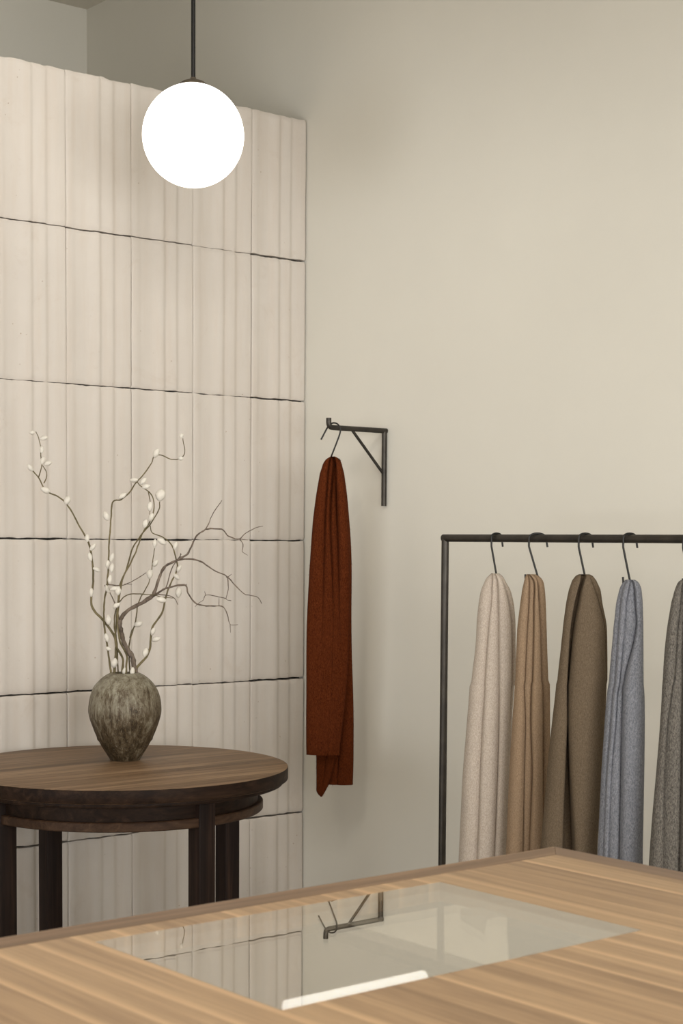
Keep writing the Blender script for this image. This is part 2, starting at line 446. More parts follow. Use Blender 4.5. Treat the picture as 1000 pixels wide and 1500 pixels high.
# ------------------------------------------------------------------ round table
TX, TY, TR, TZ = 2.487, 3.978, .473, .77
t = thing('round_table', 'round dark walnut pedestal-height table in front of the tiled wall, holding the vase', 'table', (TX, TY, 0))
t['label'] = 'round dark walnut table with square legs in front of the tiled wall, holding the vase'
def disc(r, z0, z1, b):
    return [(0, z0), (r - b, z0), (r - b * .3, z0 + b * .3), (r, z0 + b), (r, z1 - b), (r - b * .3, z1 - b * .3), (r - b, z1), (0, z1)]
bm = bmesh.new(); lathe(bm, disc(TR, TZ - .037, TZ, .003), TX, TY, 160); o = mk('tabletop', bm, MAT_TOP, t)
o.data.materials.append(MAT_RIM_SHADE)
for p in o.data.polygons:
    if abs(p.normal.z) < .6: p.material_index = 1                  # same wood; edge shade painted in with a darker material
bm = bmesh.new(); lathe(bm, disc(TR - .014, TZ - .0495, TZ - .037, .003), TX, TY, 160); mk('edge_moulding', bm, MAT_RIM_SHADE, t)
bm = bmesh.new(); lathe(bm, [(.362, .662), (.388, .662), (.388, TZ - .0495), (.362, TZ - .0495)], TX, TY, 160, closed=True); mk('apron', bm, MAT_RIM_SHADE, t)
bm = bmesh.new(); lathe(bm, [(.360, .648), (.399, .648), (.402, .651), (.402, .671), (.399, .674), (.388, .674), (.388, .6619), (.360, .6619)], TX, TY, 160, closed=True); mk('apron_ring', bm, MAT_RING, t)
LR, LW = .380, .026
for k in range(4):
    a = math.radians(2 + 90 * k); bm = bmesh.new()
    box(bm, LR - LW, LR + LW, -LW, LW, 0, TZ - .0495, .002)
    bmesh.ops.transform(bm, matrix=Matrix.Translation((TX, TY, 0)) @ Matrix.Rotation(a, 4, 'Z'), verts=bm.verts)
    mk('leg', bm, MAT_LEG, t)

# ------------------------------------------------------------------ vase
VX, VY = 2.559, 4.073
ks = 1446.
rows_v = [(664, 62), (655, 67), (640, 77), (600, 101), (550, 126), (500, 144), (470, 151), (445, 152), (400, 146), (360, 131), (335, 112), (318, 94), (306, 77), (299, 63)]
out = [(hw / ks, TZ + .0008 + (664 - y) / ks) for y, hw in rows_v]
out = [(p.x, p.y) for p in spline([(a, b, 0) for a, b in out], 4)]
zt = out[-1][1]
inner = [(.040, zt + .0015), (.036, zt + .001), (.034, zt - .005), (.05, zt - .02), (.09, zt - .07), (.098, zt - .11), (.08, TZ + .06), (.04, TZ + .02), (0, TZ + .016)]
bm = bmesh.new()
lathe(bm, [(0, TZ + .0008)] + out + inner, VX, VY, 96, jitter=lambda a, z: .0012 * noise.noise((2 * math.cos(a), 2 * math.sin(a), z * 18)) if z < zt - .004 and z > TZ + .004 else 0)
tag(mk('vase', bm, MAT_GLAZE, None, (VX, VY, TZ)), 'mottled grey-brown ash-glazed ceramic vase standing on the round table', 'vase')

# ------------------------------------------------------------------ branches in the vase
VD = (Vector((VX, VY, 0)).dot(Vector((FW.x, FW.y, 0)).normalized()))
def bp(x, y, off=0):
    """a traced point, on the vertical plane through the vase facing the viewer, pushed back by off"""
    d = ray(x * .45, 600 + y * .45); hd = d.dot(-TOW)
    return EYE + d * ((VD + off) / hd)
MOUTH = Vector((VX, VY, zt))
def stem(bm, pts, r0, r1, o0, o1, wob=.0015, n=6, seg=9):
    P = []
    m_ = len(pts)
    for k, (x, y) in enumerate(pts):
        f = k / max(1, m_ - 1)
        P.append(bp(x, y, lerp(o0, o1, f) + .012 * math.sin(k * 1.9 + x)))
    S = spline(P, n); N = len(S)
    S = [p + Vector((noise.noise((p * 55)), noise.noise((p * 55 + Vector((9, 0, 0)))), noise.noise((p * 55 + Vector((0, 9, 0)))))) * wob for p in S]
    R = [lerp(r0, r1, k / (N - 1)) * (1 + (.18 if wob < .0019 else .42) * noise.noise(S[k] * (70 if wob < .0019 else 130))) for k in range(N)]
    tube(bm, S, R, seg, True)
    return S
def inside(x, y):   # stem foot that reaches down into the vase
    return (x, y + 62)
def catkin(parent, P, direction, ln, wd):
    bm = bmesh.new()
    pr = [(0, 0), (.35, .05), (.72, .20), (.97, .40), (1, .55), (.86, .72), (.55, .88), (.22, .97), (0, 1)]
    lathe(bm, [(r * wd / 2, z * ln) for r, z in pr], 0, 0, 14)
    for v in bm.verts:
        v.co += Vector((1, 1, 0)) * (.0007 * noise.noise(v.co * 90 + P * 40))
        v.co.x += .10 * ln * (v.co.z / ln) ** 2
    q = Vector((0, 0, 1)).rotation_difference(direction.normalized())
    bmesh.ops.transform(bm, matrix=Matrix.Translation(P) @ q.to_matrix().to_4x4(), verts=bm.verts)
    return mk('catkin', bm, MAT_CATKIN, parent)
BR = 'branches standing in the vase'
branches = [
 ('olive catkin branch arching out to the upper left of the vase', .0042, .0014, 0, .05,
  [[(372, 920), (372, 840), (378, 790), (375, 742), (335, 685), (298, 638), (303, 560), (300, 490), (287, 432), (262, 385), (222, 315), (195, 287), (150, 263), (126, 222), (110, 204), (95, 185)],
   [(126, 222), (135, 185), (133, 150), (130, 108), (117, 72)], [(143, 240), (152, 218), (150, 200), (138, 182)]],
  [(105,75,-160,'s'), (142,92,20,'n'), (135,130,100,'n'), (138,165,80,'n'), (155,174,25,'n'), (98,190,130,'n'), (148,263,170,'b'), (218,295,75,'b'), (283,418,100,'n'), (301,448,60,'n'), (292,480,110,'n'), (315,520,-20,'n'), (296,595,95,'n')]),
 ('thin catkin branch zigzagging up and ending in a hooked tip at the right', .0030, .0012, .0, .06,
  [[(362, 915), (360, 850), (352, 790), (339, 700), (339, 630), (348, 575), (352, 520), (355, 450), (358, 400), (361, 360), (367, 302), (395, 292), (425, 265), (440, 240), (462, 218), (490, 180), (503, 150), (530, 150), (560, 162), (588, 158), (600, 140), (595, 95)]],
  [(345,347,120,'b'), (398,280,40,'n'), (435,229,10,'n'), (507,142,70,'b'), (588,158,5,'s'), (590,85,90,'s'), (350,505,95,'n'), (363,482,80,'n'), (352,685,100,'b'), (347,743,110,'n'), (353,778,-10,'s'), (371,825,85,'b'), (350,585,120,'n')]),
 ('catkin branch curving up the middle and topped by one large white bud', .0036, .0014, .0, -.04,
  [[(398, 915), (398, 845), (400, 812), (376, 760), (378, 700), (385, 620), (390, 570), (411, 520), (432, 450), (470, 395), (490, 372), (515, 330), (520, 300)]],
  [(521,278,85,'g'), (472,372,80,'b'), (384,590,85,'b'), (372,582,20,'n'), (378,637,40,'n'), (357,553,90,'n'), (405,853,90,'n')]),
 ('slender catkin branch that loops over at the top beside the large bud', .0030, .0012, -.01, -.07,
  [[(412, 915), (410, 850), (412, 800), (388, 745), (384, 660), (398, 555), (425, 500), (445, 455), (465, 400), (488, 365), (502, 322), (497, 285), (478, 262), (458, 250), (446, 236)], [(482, 266), (489, 300), (487, 342)]],
  [(466,232,55,'n'), (475,250,20,'n'), (487,315,90,'b'), (491,350,75,'n'), (430,853,90,'n')]),
 ('catkin branch rising from the right side of the mouth and bending back left', .0038, .0013, .0, .03,
  [[(437, 920), (436, 860), (448, 835), (482, 797), (491, 745), (497, 705), (527, 662), (541, 605), (558, 560), (576, 520), (571, 478), (558, 440), (530, 415), (497, 402), (489, 378)]],
  [(497,722,75,'n'), (507,747,20,'n'), (472,790,80,'b'), (527,428,-25,'b'), (570,443,80,'n'), (582,517,70,'n'), (575,543,-35,'n'), (580,595,90,'b')]),
 ('short thin catkin branch standing straight behind the driftwood branch', .0024, .0012, .03, .04,
  [[(424, 915), (422, 850), (420, 780), (426, 738), (441, 690), (450, 630), (470, 590), (486, 558), (496, 500), (503, 452)], [(422, 742), (428, 720), (440, 706)]],
  [(503,435,90,'n'), (505,500,60,'n'), (487,535,90,'b'), (450,697,30,'b')]),
 ('thin wavy side branch with a single drooping bud leaning right', .0024, .0010, .02, -.05,
  [[(386, 915), (384, 850), (380, 760), (372, 690), (382, 640), (408, 607), (440, 600), (500, 604), (540, 612), (566, 612)]],
  [(525,618,-5,'b'), (363,515,90,'n')]),
]
SZ = {'s': (20, 15), 'n': (29, 16), 'b': (33, 21), 'g': (44, 34)}
PXM = .45 * VD / F
for lab, r0, r1, o0, o1, paths, buds in branches:
    foot = bp(*paths[0][0], o0)
    tb = thing('catkin_branch', lab, 'branch', MOUTH, BR)
    bm = bmesh.new(); S = []
    main = stem(bm, paths[0], r0, r1, o0, o1); S += main
    for p in paths[1:]:
        a0 = min(main, key=lambda q: (q - bp(*p[0], o1)).length)
        off = (a0 - EYE).dot(-TOW) - VD
        S += stem(bm, p, r1 * 1.2, r1 * .8, off, off + .01)
    mk('stem', bm, MAT_STEM, tb)
    for (x, y, ang, s) in buds:
        ln, wd = SZ[s]; ln *= PXM * random.uniform(.93, 1.1); wd *= PXM * random.uniform(.93, 1.07)
        q0 = bp(x, y, 0)
        near = min(S, key=lambda q: Vector(((q - q0).dot(SIDE), (q - q0).z)).length)
        off = (near - EYE).dot(-TOW) - VD
        d = SIDE * math.cos(math.radians(ang)) + Vector((0, 0, math.sin(math.radians(ang)))) + TOW * random.uniform(-.25, .35)
        d.normalize()
        c = bp(x, y, off - .004)
        catkin(tb, c - d * ln / 2, d, ln, wd)
# bare driftwood branch
tb = thing('driftwood_branch', 'bare grey-brown twisted branch spreading dark twigs to the right', 'branch', MOUTH, BR)
bm = bmesh.new()
trunk = stem(bm, [(446, 922), (441, 858), (430, 812), (405, 762), (393, 715), (390, 688)], .0078, .0070, .0, -.01, .0035, 8, 12); mk('trunk', bm, MAT_BARK, tb)
def twigs(paths):
    bm = bmesh.new()
    for pts, r0, r1, o0, o1 in paths: stem(bm, pts, r0, r1, o0, o1, .0022, 5, 8)
    mk('twig', bm, MAT_BARK, tb)
twigs([([(390, 690), (405, 665), (440, 640), (490, 612), (506, 585), (521, 540), (540, 508), (576, 490), (610, 470), (625, 440), (640, 410), (670, 388), (690, 345), (722, 294)], .0060, .0010, -.01, -.08),
       ([(668, 388), (720, 390), (745, 412), (780, 422), (800, 402), (830, 385), (855, 381)], .0022, .0008, -.07, -.09),
       ([(780, 422), (791, 440), (788, 463), (806, 473)], .0015, .0008, -.08, -.08), ([(776, 422), (806, 425)], .0012, .0007, -.08, -.08),
       ([(585, 488), (588, 468)], .0016, .0008, -.05, -.05)])
twigs([([(572, 491), (605, 486), (650, 493), (700, 525), (740, 545), (790, 597), (835, 610), (851, 631)], .0028, .0009, -.05, .02),
       ([(738, 547), (754, 536)], .0013, .0007, -.0, -.0), ([(740, 545), (743, 580), (736, 615), (752, 622)], .0015, .0008, -.01, 0),
       ([(736, 616), (710, 610), (670, 604), (660, 620), (634, 641)], .0014, .0007, 0, .02), ([(670, 606), (666, 593)], .001, .0007, .01, .01)])
twigs([([(440, 641), (490, 613), (540, 582), (600, 572), (611, 596), (640, 632), (690, 640), (725, 641), (740, 670), (750, 700), (774, 699)], .0034, .0008, -.01, -.05),
       ([(749, 699), (751, 727)], .001, .0007, -.05, -.05), ([(600, 572), (607, 568)], .0012, .0008, -.035, -.035),
       ([(540, 582), (558, 520), (590, 470)], .0020, .0010, -.025, -.05), ([(712, 640), (712, 614)], .0012, .0007, -.04, -.02)])
twigs([([(452, 634), (500, 602), (560, 610), (578, 633)], .0020, .0009, -.012, -.03), ([(393, 700), (380, 650), (360, 600), (340, 572)], .0022, .0010, -.01, .02),
       ([(345, 570), (400, 571), (440, 553), (477, 532)], .0018, .0009, .02, .03), ([(405, 568), (430, 568)], .0011, .0007, .02, .02)])

# ------------------------------------------------------------------ wall bracket
BY, BL, BZ, BZ0, BX = 4.1093, .2454, 1.772, 1.526, XB - .0095
RB = .0085
t = thing('wall_bracket', 'blackened steel wall bracket with a diagonal brace, carrying the rust scarf', 'bracket', (BX, BY, BZ))
bm = bmesh.new()
tube(bm, rounded_path([(XB - BL, BY, BZ + .030), (XB - BL, BY, BZ), (BX + RB, BY, BZ)], .017, 8), RB, 18); mk('arm', bm, MAT_STEEL, t)
bm = bmesh.new(); tube(bm, [(BX, BY, BZ0), (BX, BY, BZ + RB * .6)], RB, 18); mk('wall_post', bm, MAT_STEEL, t)
bm = bmesh.new(); tube(bm, [(XB - .148, BY, BZ - .004), (BX, BY, 1.628)], .0048, 14); mk('brace', bm, MAT_STEEL, t)

# ------------------------------------------------------------------ clothes rail
RX, RZ, RR = 3.05, 1.4195, .0102
PY0, PY1 = 3.247, 1.90
t = thing('clothes_rail', 'freestanding dark steel clothes rail in front of the plaster wall', 'clothes rail', (RX, PY0, 0))
bm = bmesh.new(); tube(bm, [(RX, PY0 + RR * .75, RZ), (RX, PY1 - RR * .75, RZ)], RR, 20); mk('top_bar', bm, MAT_STEEL, t)
for y in (PY0, PY1):
    bm = bmesh.new(); tube(bm, [(RX, y, .012), (RX, y, RZ)], RR, 20); mk('post', bm, MAT_STEEL, t)
    bm = bmesh.new(); box(bm, RX - .22, RX + .22, y - .02, y + .02, 0, .014, .002); mk('foot', bm, MAT_STEEL, t)

# ------------------------------------------------------------------ hooks
def s_hook(bar, across, bar_r, drop, lean=0, tilt=0, wire=.0026, mouth=.018, label='', tip=.030, low_m=.5):
    """wire S hook over a bar; across = horizontal direction from its stem to its upper tip"""
    A = Vector(across).normalized(); Z = Vector((0, 0, 1)); C = Vector(bar)
    P = []
    for k in range(13):                                      # upper bend, tip side first
        a = math.pi * k / 12
        P.append(C + A * (mouth * math.cos(a)) + Z * (bar_r + wire - mouth * .62 + mouth * .62 * math.sin(a) ** .8))
    pre = C + A * (mouth + .004) + Z * (bar_r - tip - .006)
    low = C + A * (mouth * .15) - Z * drop
    S = [pre] + P
    m2 = mouth * low_m
    S.append(C - A * mouth - Z * .02)
    S.append(low + A * 0 + Z * .012)
    for k in range(1, 9):                                    # lower bend to the other side
        a = math.pi * k / 8
        S.append(low - A * (m2 * (1 - math.cos(a))) * 1.0 - Z * (m2 * math.sin(a)))
    S.append(low - A * (m2 * 2 + .002) + Z * .022)
    bm = bmesh.new(); tube(bm, rounded_path(S, .002, 2), wire, 10)
    o = mk('s_hook', bm, MAT_WIRE, None, C)
    return tag(o, label, 'hook', 's-hooks holding the scarves')
def hdir(deg): return Vector((math.cos(math.radians(deg)), math.sin(math.radians(deg)), 0))

# ------------------------------------------------------------------ scarves
def cat(vals, f):
    n = len(vals); i = min(n - 2, int(f)); t = f - i
    p0, p1, p2, p3 = vals[max(0, i-1)], vals[i], vals[i+1], vals[min(n-1, i+2)]
    return .5 * (2*p1 + (p2-p0)*t + (2*p0-5*p1+4*p2-p3)*t*t + (3*p1-p0-3*p2+p3)*t**3)
def drape(rows, dep, thick, offs, bulge=.55, skew=None, levels=90, per=12, seed=0, flat_back=.5, wav=.0025, conv=None):
    """hanging cloth: rows = [(v, [fold lines from left edge to right edge])], dep = distance, thick = half depth by height.
       Between fold lines the cloth bulges out in a rounded pleat."""
    bm = bmesh.new()
    if conv: rows = [(conv(0, y)[1], [conv(x, y)[0] for x in xs]) for y, xs in rows]
    nb = len(rows[0][1]); nr = len(rows)
    # cumulative parameter by height
    vs = [r[0] for r in rows]
    rings = []
    for L in range(levels + 1):
        q = L / levels
        v = lerp(vs[0], vs[-1], q ** 1.25)
        i = 0
        while i < nr - 2 and v > vs[i+1]: i += 1
        f = i + (v - vs[i]) / (vs[i+1] - vs[i])
        B = [cat([r[1][k] for r in rows], f) for k in range(nb)]
        for k in range(1, nb): B[k] = max(B[k], B[k-1] + .4)
        pl = at_d(B[0], v, dep); pr_ = at_d(B[-1], v, dep)
        z = (pl.z + pr_.z) / 2
        s = [(at_d(b, v, dep) - EYE).dot(SIDE) for b in B]
        c = (s[0] + s[-1]) / 2; hw = max(1e-4, (s[-1] - s[0]) / 2)
        h = (v - vs[0]) / (vs[-1] - vs[0])
        tk = thick(h) if callable(thick) else thick
        tk = min(tk, hw * 1.1)
        ring = []
        for k in range(nb - 1):
            w = s[k+1] - s[k]
            n_ = per
            for a in range(n_):
                tt = a / n_
                tt = .5 - .5 * math.cos(math.pi * tt)
                sx = lerp(s[k], s[k+1], tt)
                e = math.sqrt(max(0, 1 - ((sx - c) / hw) ** 2))
                ts = tt ** (skew[k] if skew else 1); bu = bulge(h) if callable(bulge) else bulge
                lob = math.sqrt(max(0, 1 - (2 * ts - 1) ** 2))
                o_ = offs[k]; o_ = o_(h) if callable(o_) else o_
                y = tk * (e ** .8) * .75 + min(bu * w * .5, .026) * lob + o_ * min(1, 3 * lob + .0) * e ** .3
                y += wav * noise.noise((sx * 18 + seed, z * 5, seed)) * lob * 2
                ring.append((sx, y))
        ring.append((s[-1], 0))
        nbk = per * 2
        for a in range(1, nbk):
            tt = a / nbk; sx = lerp(s[-1], s[0], .5 - .5 * math.cos(math.pi * tt))
            e = math.sqrt(max(0, 1 - ((sx - c) / hw) ** 2))
            ring.append((sx, -tk * e * flat_back - .003 * math.sin(sx * 160 + seed) * e))
        base = EYE - TOW * dep
        rings.append([bm.verts.new((EYE + SIDE * sx - TOW * (dep - y)).to_2d().to_3d() + Vector((0, 0, z))) for sx, y in ring])
    n = len(rings[0])
    for a, b in zip(rings, rings[1:]):
        for k in range(n): bm.faces.new((a[k], a[(k+1) % n], b[(k+1) % n], b[k]))
    for ring in (rings[0], rings[-1]):
        c = sum((v.co for v in ring), Vector()) / n
        cv = bm.verts.new(c)
        for k in range(n): bm.faces.new((ring[k], ring[(k+1) % n], cv))
    return bm

Z7 = lambda x, y: (620 + x * .38, 750 + y * .38)
Z8 = lambda x, y: (620 + x * .38, 980 + y * .38)
def depth_of(x, y): return Vector((x, y, 0)).dot(Vector((FW.x, FW.y, 0)))   # close to distance along the view axis
def rows78(a, b, extra=0):
    R = [(Z7(0, y)[1], [Z7(x, 0)[0] for x in xs]) for y, xs in a] + [(Z8(0, y)[1], [Z8(x, 0)[0] for x in xs]) for y, xs in b]
    v1, l1 = R[-1]; v0, l0 = R[-2]
    c = sum(l1) / len(l1)
    R.append((v1 + 110, [c + (x - c) * 1.06 for x in l1]))          # lower ends hidden behind the counter
    R.append((v1 + 235, [c + (x - c) * 1.08 for x in l1]))
    return R
DR = []
hooks = [(727, 'short black wire hook holding the greige scarf, nearest the rail post', 70), (787, 'black wire hook turned sideways over the rail, holding the camel scarf', 20),
         (857, 'black wire hook over the rail holding the taupe scarf', 55), (922, 'black wire hook over the rail holding the blue-grey scarf', 62), (1010, 'black wire hook over the rail holding the charcoal scarf', 55)]
HP = []
for u, lab, dg in hooks:
    p = at_x(u, 789, RX); HP.append(p)
angs = [-12, -42, -20, -16, -18]; mts = [.0155, .0215, .018, .018, .018]
for (u, lab, dg), p, a, mt, lm in zip(hooks, HP, angs, mts, (.42, .72, .42, .5, .5)):
    s_hook((RX, p.y, RZ), hdir(a), RR, .113, mouth=mt, label=lab, tip=.026, low_m=lm)
SD = [(Vector((RX, p.y, 0)) ).dot(-TOW) + 0 for p in HP]
# distance along the view axis of each hanging scarf
SDEP = [(Vector((RX, p.y, 1.3)) - EYE).dot(FW) - .012 for p in HP]
SG = 'folded knit scarves hanging on the clothes rail'
TK = lambda h: lerp(.026, .046, min(1, h * 2.2))

r1 = rows78([(237, [262, 266, 275, 284, 292]), (247, [248, 265, 278, 292, 306]), (262, [238, 264, 282, 301, 314]), (300, [222, 262, 285, 312, 335]), (350, [213, 260, 286, 325, 348]), (420, [206, 252, 287, 334, 355]), (520, [201, 244, 288, 338, 357]), (658, [186, 236, 289, 338, 359])],
            [(60, [180, 236, 290, 336, 352]), (200, [170, 228, 290, 333, 344]), (400, [155, 219, 286, 328, 336]), (600, [146, 214, 280, 322, 330]), (740, [140, 208, 276, 318, 326])])
bm = drape(r1, SDEP[0], TK, [-.010, -.004, .008, -.012], .75, skew=[1, .7, 1.0, 1.4], seed=1)
tag(mk('scarf', bm, MAT_GREIGE, None, (RX, HP[0].y, RZ - .9)), 'pale greige knit scarf hanging nearest the rail post', 'scarf', SG)
r2 = rows78([(240, [397, 400, 406, 416, 436]), (250, [392, 402, 415, 428, 450]), (268, [387, 404, 424, 434, 462]), (300, [380, 403, 426, 437, 468]), (350, [373, 402, 424, 440, 472]), (450, [362, 396, 424, 446, 476]), (658, [356, 388, 420, 452, 484])],
            [(0, [355, 385, 413, 424, 466, 488]) if False else (60, [354, 385, 416, 456, 490]), (200, [345, 390, 414, 458, 492]), (400, [335, 386, 420, 459, 493]), (700, [325, 383, 412, 462, 492])])
bm = drape(r2, SDEP[1] + .01, TK, [-.006, -.010, .004, -.016], .80, skew=[.8, 1.3, .8, 1], seed=2)
tag(mk('scarf', bm, MAT_CAMEL, None, (RX, HP[1].y, RZ - .9)), 'camel tan knit scarf hanging between the greige and taupe scarves', 'scarf', SG)
r3 = rows78([(240, [598, 604, 618, 630, 640]), (246, [586, 602, 622, 634, 652]), (262, [573, 600, 615, 640, 665]), (300, [560, 590, 605, 655, 682]), (350, [550, 578, 596, 672, 690]), (430, [540, 566, 582, 692, 706]), (500, [533, 560, 573, 698, 710]), (658, [518, 553, 560, 702, 712])],
            [(60, [514, 552, 558, 700, 709]), (200, [500, 553, 557, 698, 705]), (330, [487, 548, 561, 694, 700]), (500, [474, 542, 570, 686, 692]), (700, [458, 538, 582, 674, 680])])
bm = drape(r3, SDEP[2], TK, [0, lambda h: -.022 - .03 * h, .008, -.006], .55, skew=[1, 1, .85, 1], seed=3)
tag(mk('scarf', bm, MAT_TAUPE, None, (RX, HP[2].y, RZ - .9)), 'taupe brown knit scarf with one broad smooth fold and a dark gap below', 'scarf', SG)
r4 = rows78([(261, [778, 783, 790, 800, 812]), (268, [772, 779, 790, 804, 824]), (280, [762, 772, 788, 806, 832]), (300, [754, 764, 783, 809, 838]), (350, [743, 757, 775, 812, 843]), (450, [733, 749, 768, 815, 846]), (658, [718, 737, 752, 770, 849])],
            [(100, [710, 729, 743, 766, 853]), (200, [703, 722, 738, 763, 855]), (400, [692, 708, 722, 760, 855]), (740, [680, 698, 714, 757, 853])])
bm = drape(r4, SDEP[3], TK, [-.008, .002, -.006, .008], .80, skew=[.8, .8, 1.2, .8], seed=4)
tag(mk('scarf', bm, MAT_BLUE, None, (RX, HP[3].y, RZ - .9)), 'heathered blue-grey knit scarf hanging between the taupe and charcoal ones', 'scarf', SG)
r5 = rows78([(262, [992, 1000, 1012, 1030, 1052]), (270, [980, 994, 1010, 1034, 1062]), (300, [968, 988, 1008, 1040, 1074]), (350, [955, 984, 1004, 1044, 1084]), (450, [940, 974, 1000, 1048, 1096]), (560, [930, 968, 998, 1050, 1102]), (658, [926, 962, 998, 1052, 1106])],
            [(60, [924, 956, 998, 1052, 1108]), (200, [918, 940, 996, 1054, 1112]), (400, [905, 930, 994, 1056, 1118]), (600, [890, 926, 992, 1058, 1122]), (770, [880, 924, 990, 1060, 1126])])
bm = drape(r5, SDEP[4], TK, [-.004, -.012, .004, -.002], .75, skew=[.8, 1.2, .9, 1], seed=5)
tag(mk('scarf', bm, MAT_CHAR, None, (RX, HP[4].y, RZ - .9)), 'charcoal grey knit scarf farthest along the rail, cut off by the photo edge', 'scarf', SG)

# rust scarf on the bracket
HB = Vector((XB - BL + .030, BY, BZ))
HD = (HB - EYE).dot(FW)
hp = [(470, 644, .022), (479, 627, .019), (483.5, 621.5, .012), (489.5, 619.5, 0), (495.5, 622.5, -.012), (498.3, 632, -.014), (491.5, 652, -.012), (484.6, 670, -.004), (483.5, 679, .006), (486, 684, .010), (490.5, 682, .004), (493.5, 678, -.016), (496.8, 672.0, -.024)]
bm = bmesh.new(); tube(bm, spline([at_d(u, v, HD + o_) for u, v, o_ in hp], 6), .0026, 10)
tag(mk('s_hook', bm, MAT_WIRE, None, HB), 'black wire hook over the wall bracket arm, holding the rust scarf', 'hook', 's-hooks holding the scarves')
OD = (HB + Vector((0, 0, -.3)) - EYE).dot(FW)
ZO = lambda x, y: (420 + x * .36675, 650 + y * .36667)
t = thing('scarf', 'rust orange mohair scarf hanging alone from the wall bracket', 'scarf', (HB.x, HB.y, .72), 'scarves on hooks'); del t['group']
TO = lambda h: lerp(.016, .030, min(1, h * 2.5))
ra = [(53, [176, 180, 184, 188, 193]), (57, [167, 175, 184, 191, 202]), (64, [156, 171, 185, 193, 211]), (80, [145, 168, 187, 196, 217]), (120, [132, 163, 183, 197, 225]), (200, [118, 158, 176, 199, 237]), (300, [105, 152, 172, 202, 245]), (400, [97, 150, 175, 206, 250]),
      (500, [90, 148, 180, 208, 251]), (700, [80, 144, 184, 212, 250]), (850, [77, 140, 182, 214, 246]), (1000, [77, 136, 178, 206, 236]), (1100, [76, 130, 172, 198, 226]), (1200, [76, 126, 166, 190, 214]), (1247, [77, 124, 162, 186, 211])]
bl = lambda h: .0
bm = drape(ra, OD, TO, [lambda h: .006 * max(0, 1 - 2 * h), lambda h: -.014 * max(0, 1 - 1.5 * h), lambda h: -.032 * max(0, 1 - 1.5 * h), lambda h: .004 * max(0, 1 - 2 * h)], lambda h: lerp(1.05, .05, sstep(.12, .66, h)), skew=[.8, 1, 1, 1.2], conv=ZO, seed=8, levels=110)
# soften the lower folds: flat wide panel
mk('front_panel', bm, MAT_RUST, t)
rb = [(66, [186, 200, 214]), (80, [190, 206, 219]), (120, [190, 212, 229]), (200, [190, 222, 240]), (300, [190, 230, 249]), (400, [185, 236, 256]), (500, [180, 238, 259]), (700, [180, 240, 258]), (850, [178, 238, 260]), (1000, [176, 232, 265]), (1100, [172, 224, 267]), (1200, [168, 210, 267]), (1300, [166, 204, 266]), (1368, [164, 200, 264])]
bm = drape(rb, OD + .045, .016, [0, 0], .3, conv=ZO, seed=11, levels=90); mk('back_panel', bm, MAT_RUST, t)
rc = [(1150, [112, 152, 204]), (1240, [116, 156, 198]), (1300, [117, 152, 186]), (1340, [117, 148, 176]), (1370, [117, 142, 166]), (1395, [117, 134, 154]), (1408, [124, 134, 146]), (1418, [134, 137, 140])]
bm = drape(rc, OD + .022, .010, [0, 0], .2, conv=ZO, seed=12, levels=40); mk('folded_corner', bm, MAT_RUST, t)

# loose mohair fibres along the scarf
bm = bmesh.new(); fr = random.Random(21)
for part in ('front_panel', 'back_panel', 'folded_corner'):
    o = [c for c in t.children if c.name == part][0]
    polys = [p for p in o.data.polygons if p.area > 1e-9]
    w_ = [p.area for p in polys]
    for p in fr.choices(polys, w_, k=(5200 if part == 'front_panel' else 1800)):
        c = o.data.vertices[p.vertices[0]].co + Vector(t['_w'])
        nn = p.normal
        d = (nn * fr.uniform(.3, 1) + Vector((fr.uniform(-1, 1), fr.uniform(-1, 1), fr.uniform(-1.2, .5)))).normalized() * fr.uniform(.002, .0062)
        sd = d.cross(TOW).normalized() * .00022
        bend = Vector((0, 0, -.0015))
        a = bm.verts.new(c - sd); b = bm.verts.new(c + sd); e = bm.verts.new(c + d * .6 + sd * .7); f = bm.verts.new(c + d * .6 - sd * .7); g = bm.verts.new(c + d + bend)
        bm.faces.new((a, b, e, f)); bm.faces.new((f, e, g))
o = mk('fuzz', bm, MAT_RUST, t); o['kind'] = 'stuff'

# ------------------------------------------------------------------ display counter
ZT = .96
CX0, CX1, CY0, CY1 = -.62, 1.7877, .50, 1.6609
gx0, gx1, gy0, gy1 = .9522, 1.4804, 1.2364, 1.5796
BW = .0455
t = thing('display_counter', 'pale walnut display counter with a glass panel set into its top', 'counter', ((CX0 + CX1) / 2, (CY0 + CY1) / 2, 0))
ix0, ix1, iy0, iy1 = CX0 + BW, CX1 - BW, CY0 + BW, CY1 - BW
bm = bmesh.new(); zb = ZT - .034                        # field with the opening
for (a, b, c_, d) in ((ix0, gx0 - .001, iy0, iy1), (gx1 + .001, ix1, iy0, iy1), (gx0 - .001, gx1 + .001, iy0, gy0 - .001), (gx0 - .001, gx1 + .001, gy1 + .001, iy1)):
    box(bm, a, b, c_, d, zb, ZT)
bmesh.ops.remove_doubles(bm, verts=bm.verts, dist=1e-5)
mk('worktop', bm, MAT_FIELD, t, shade=False)
for pts, mt in (([(CX0, CY1), (CX1, CY1), (ix1, iy1), (ix0, iy1)], MAT_EDGEX), ([(CX1, CY1), (CX1, CY0), (ix1, iy0), (ix1, iy1)], MAT_EDGEY),
                ([(CX1, CY0), (CX0, CY0), (ix0, iy0), (ix1, iy0)], MAT_EDGEX), ([(CX0, CY0), (CX0, CY1), (ix0, iy1), (ix0, iy0)], MAT_EDGEY)):
    bm = bmesh.new(); prism(bm, pts, zb, ZT + .0002, .0008); mk('mitred_border', bm, mt, t, shade=False)
bm = bmesh.new(); box(bm, gx0, gx1, gy0, gy1, ZT - .006, ZT - .0002); g_ = mk('glass_pane', bm, MAT_GLASS, t, shade=False)
bm = bmesh.new()
zl = ZT - .026
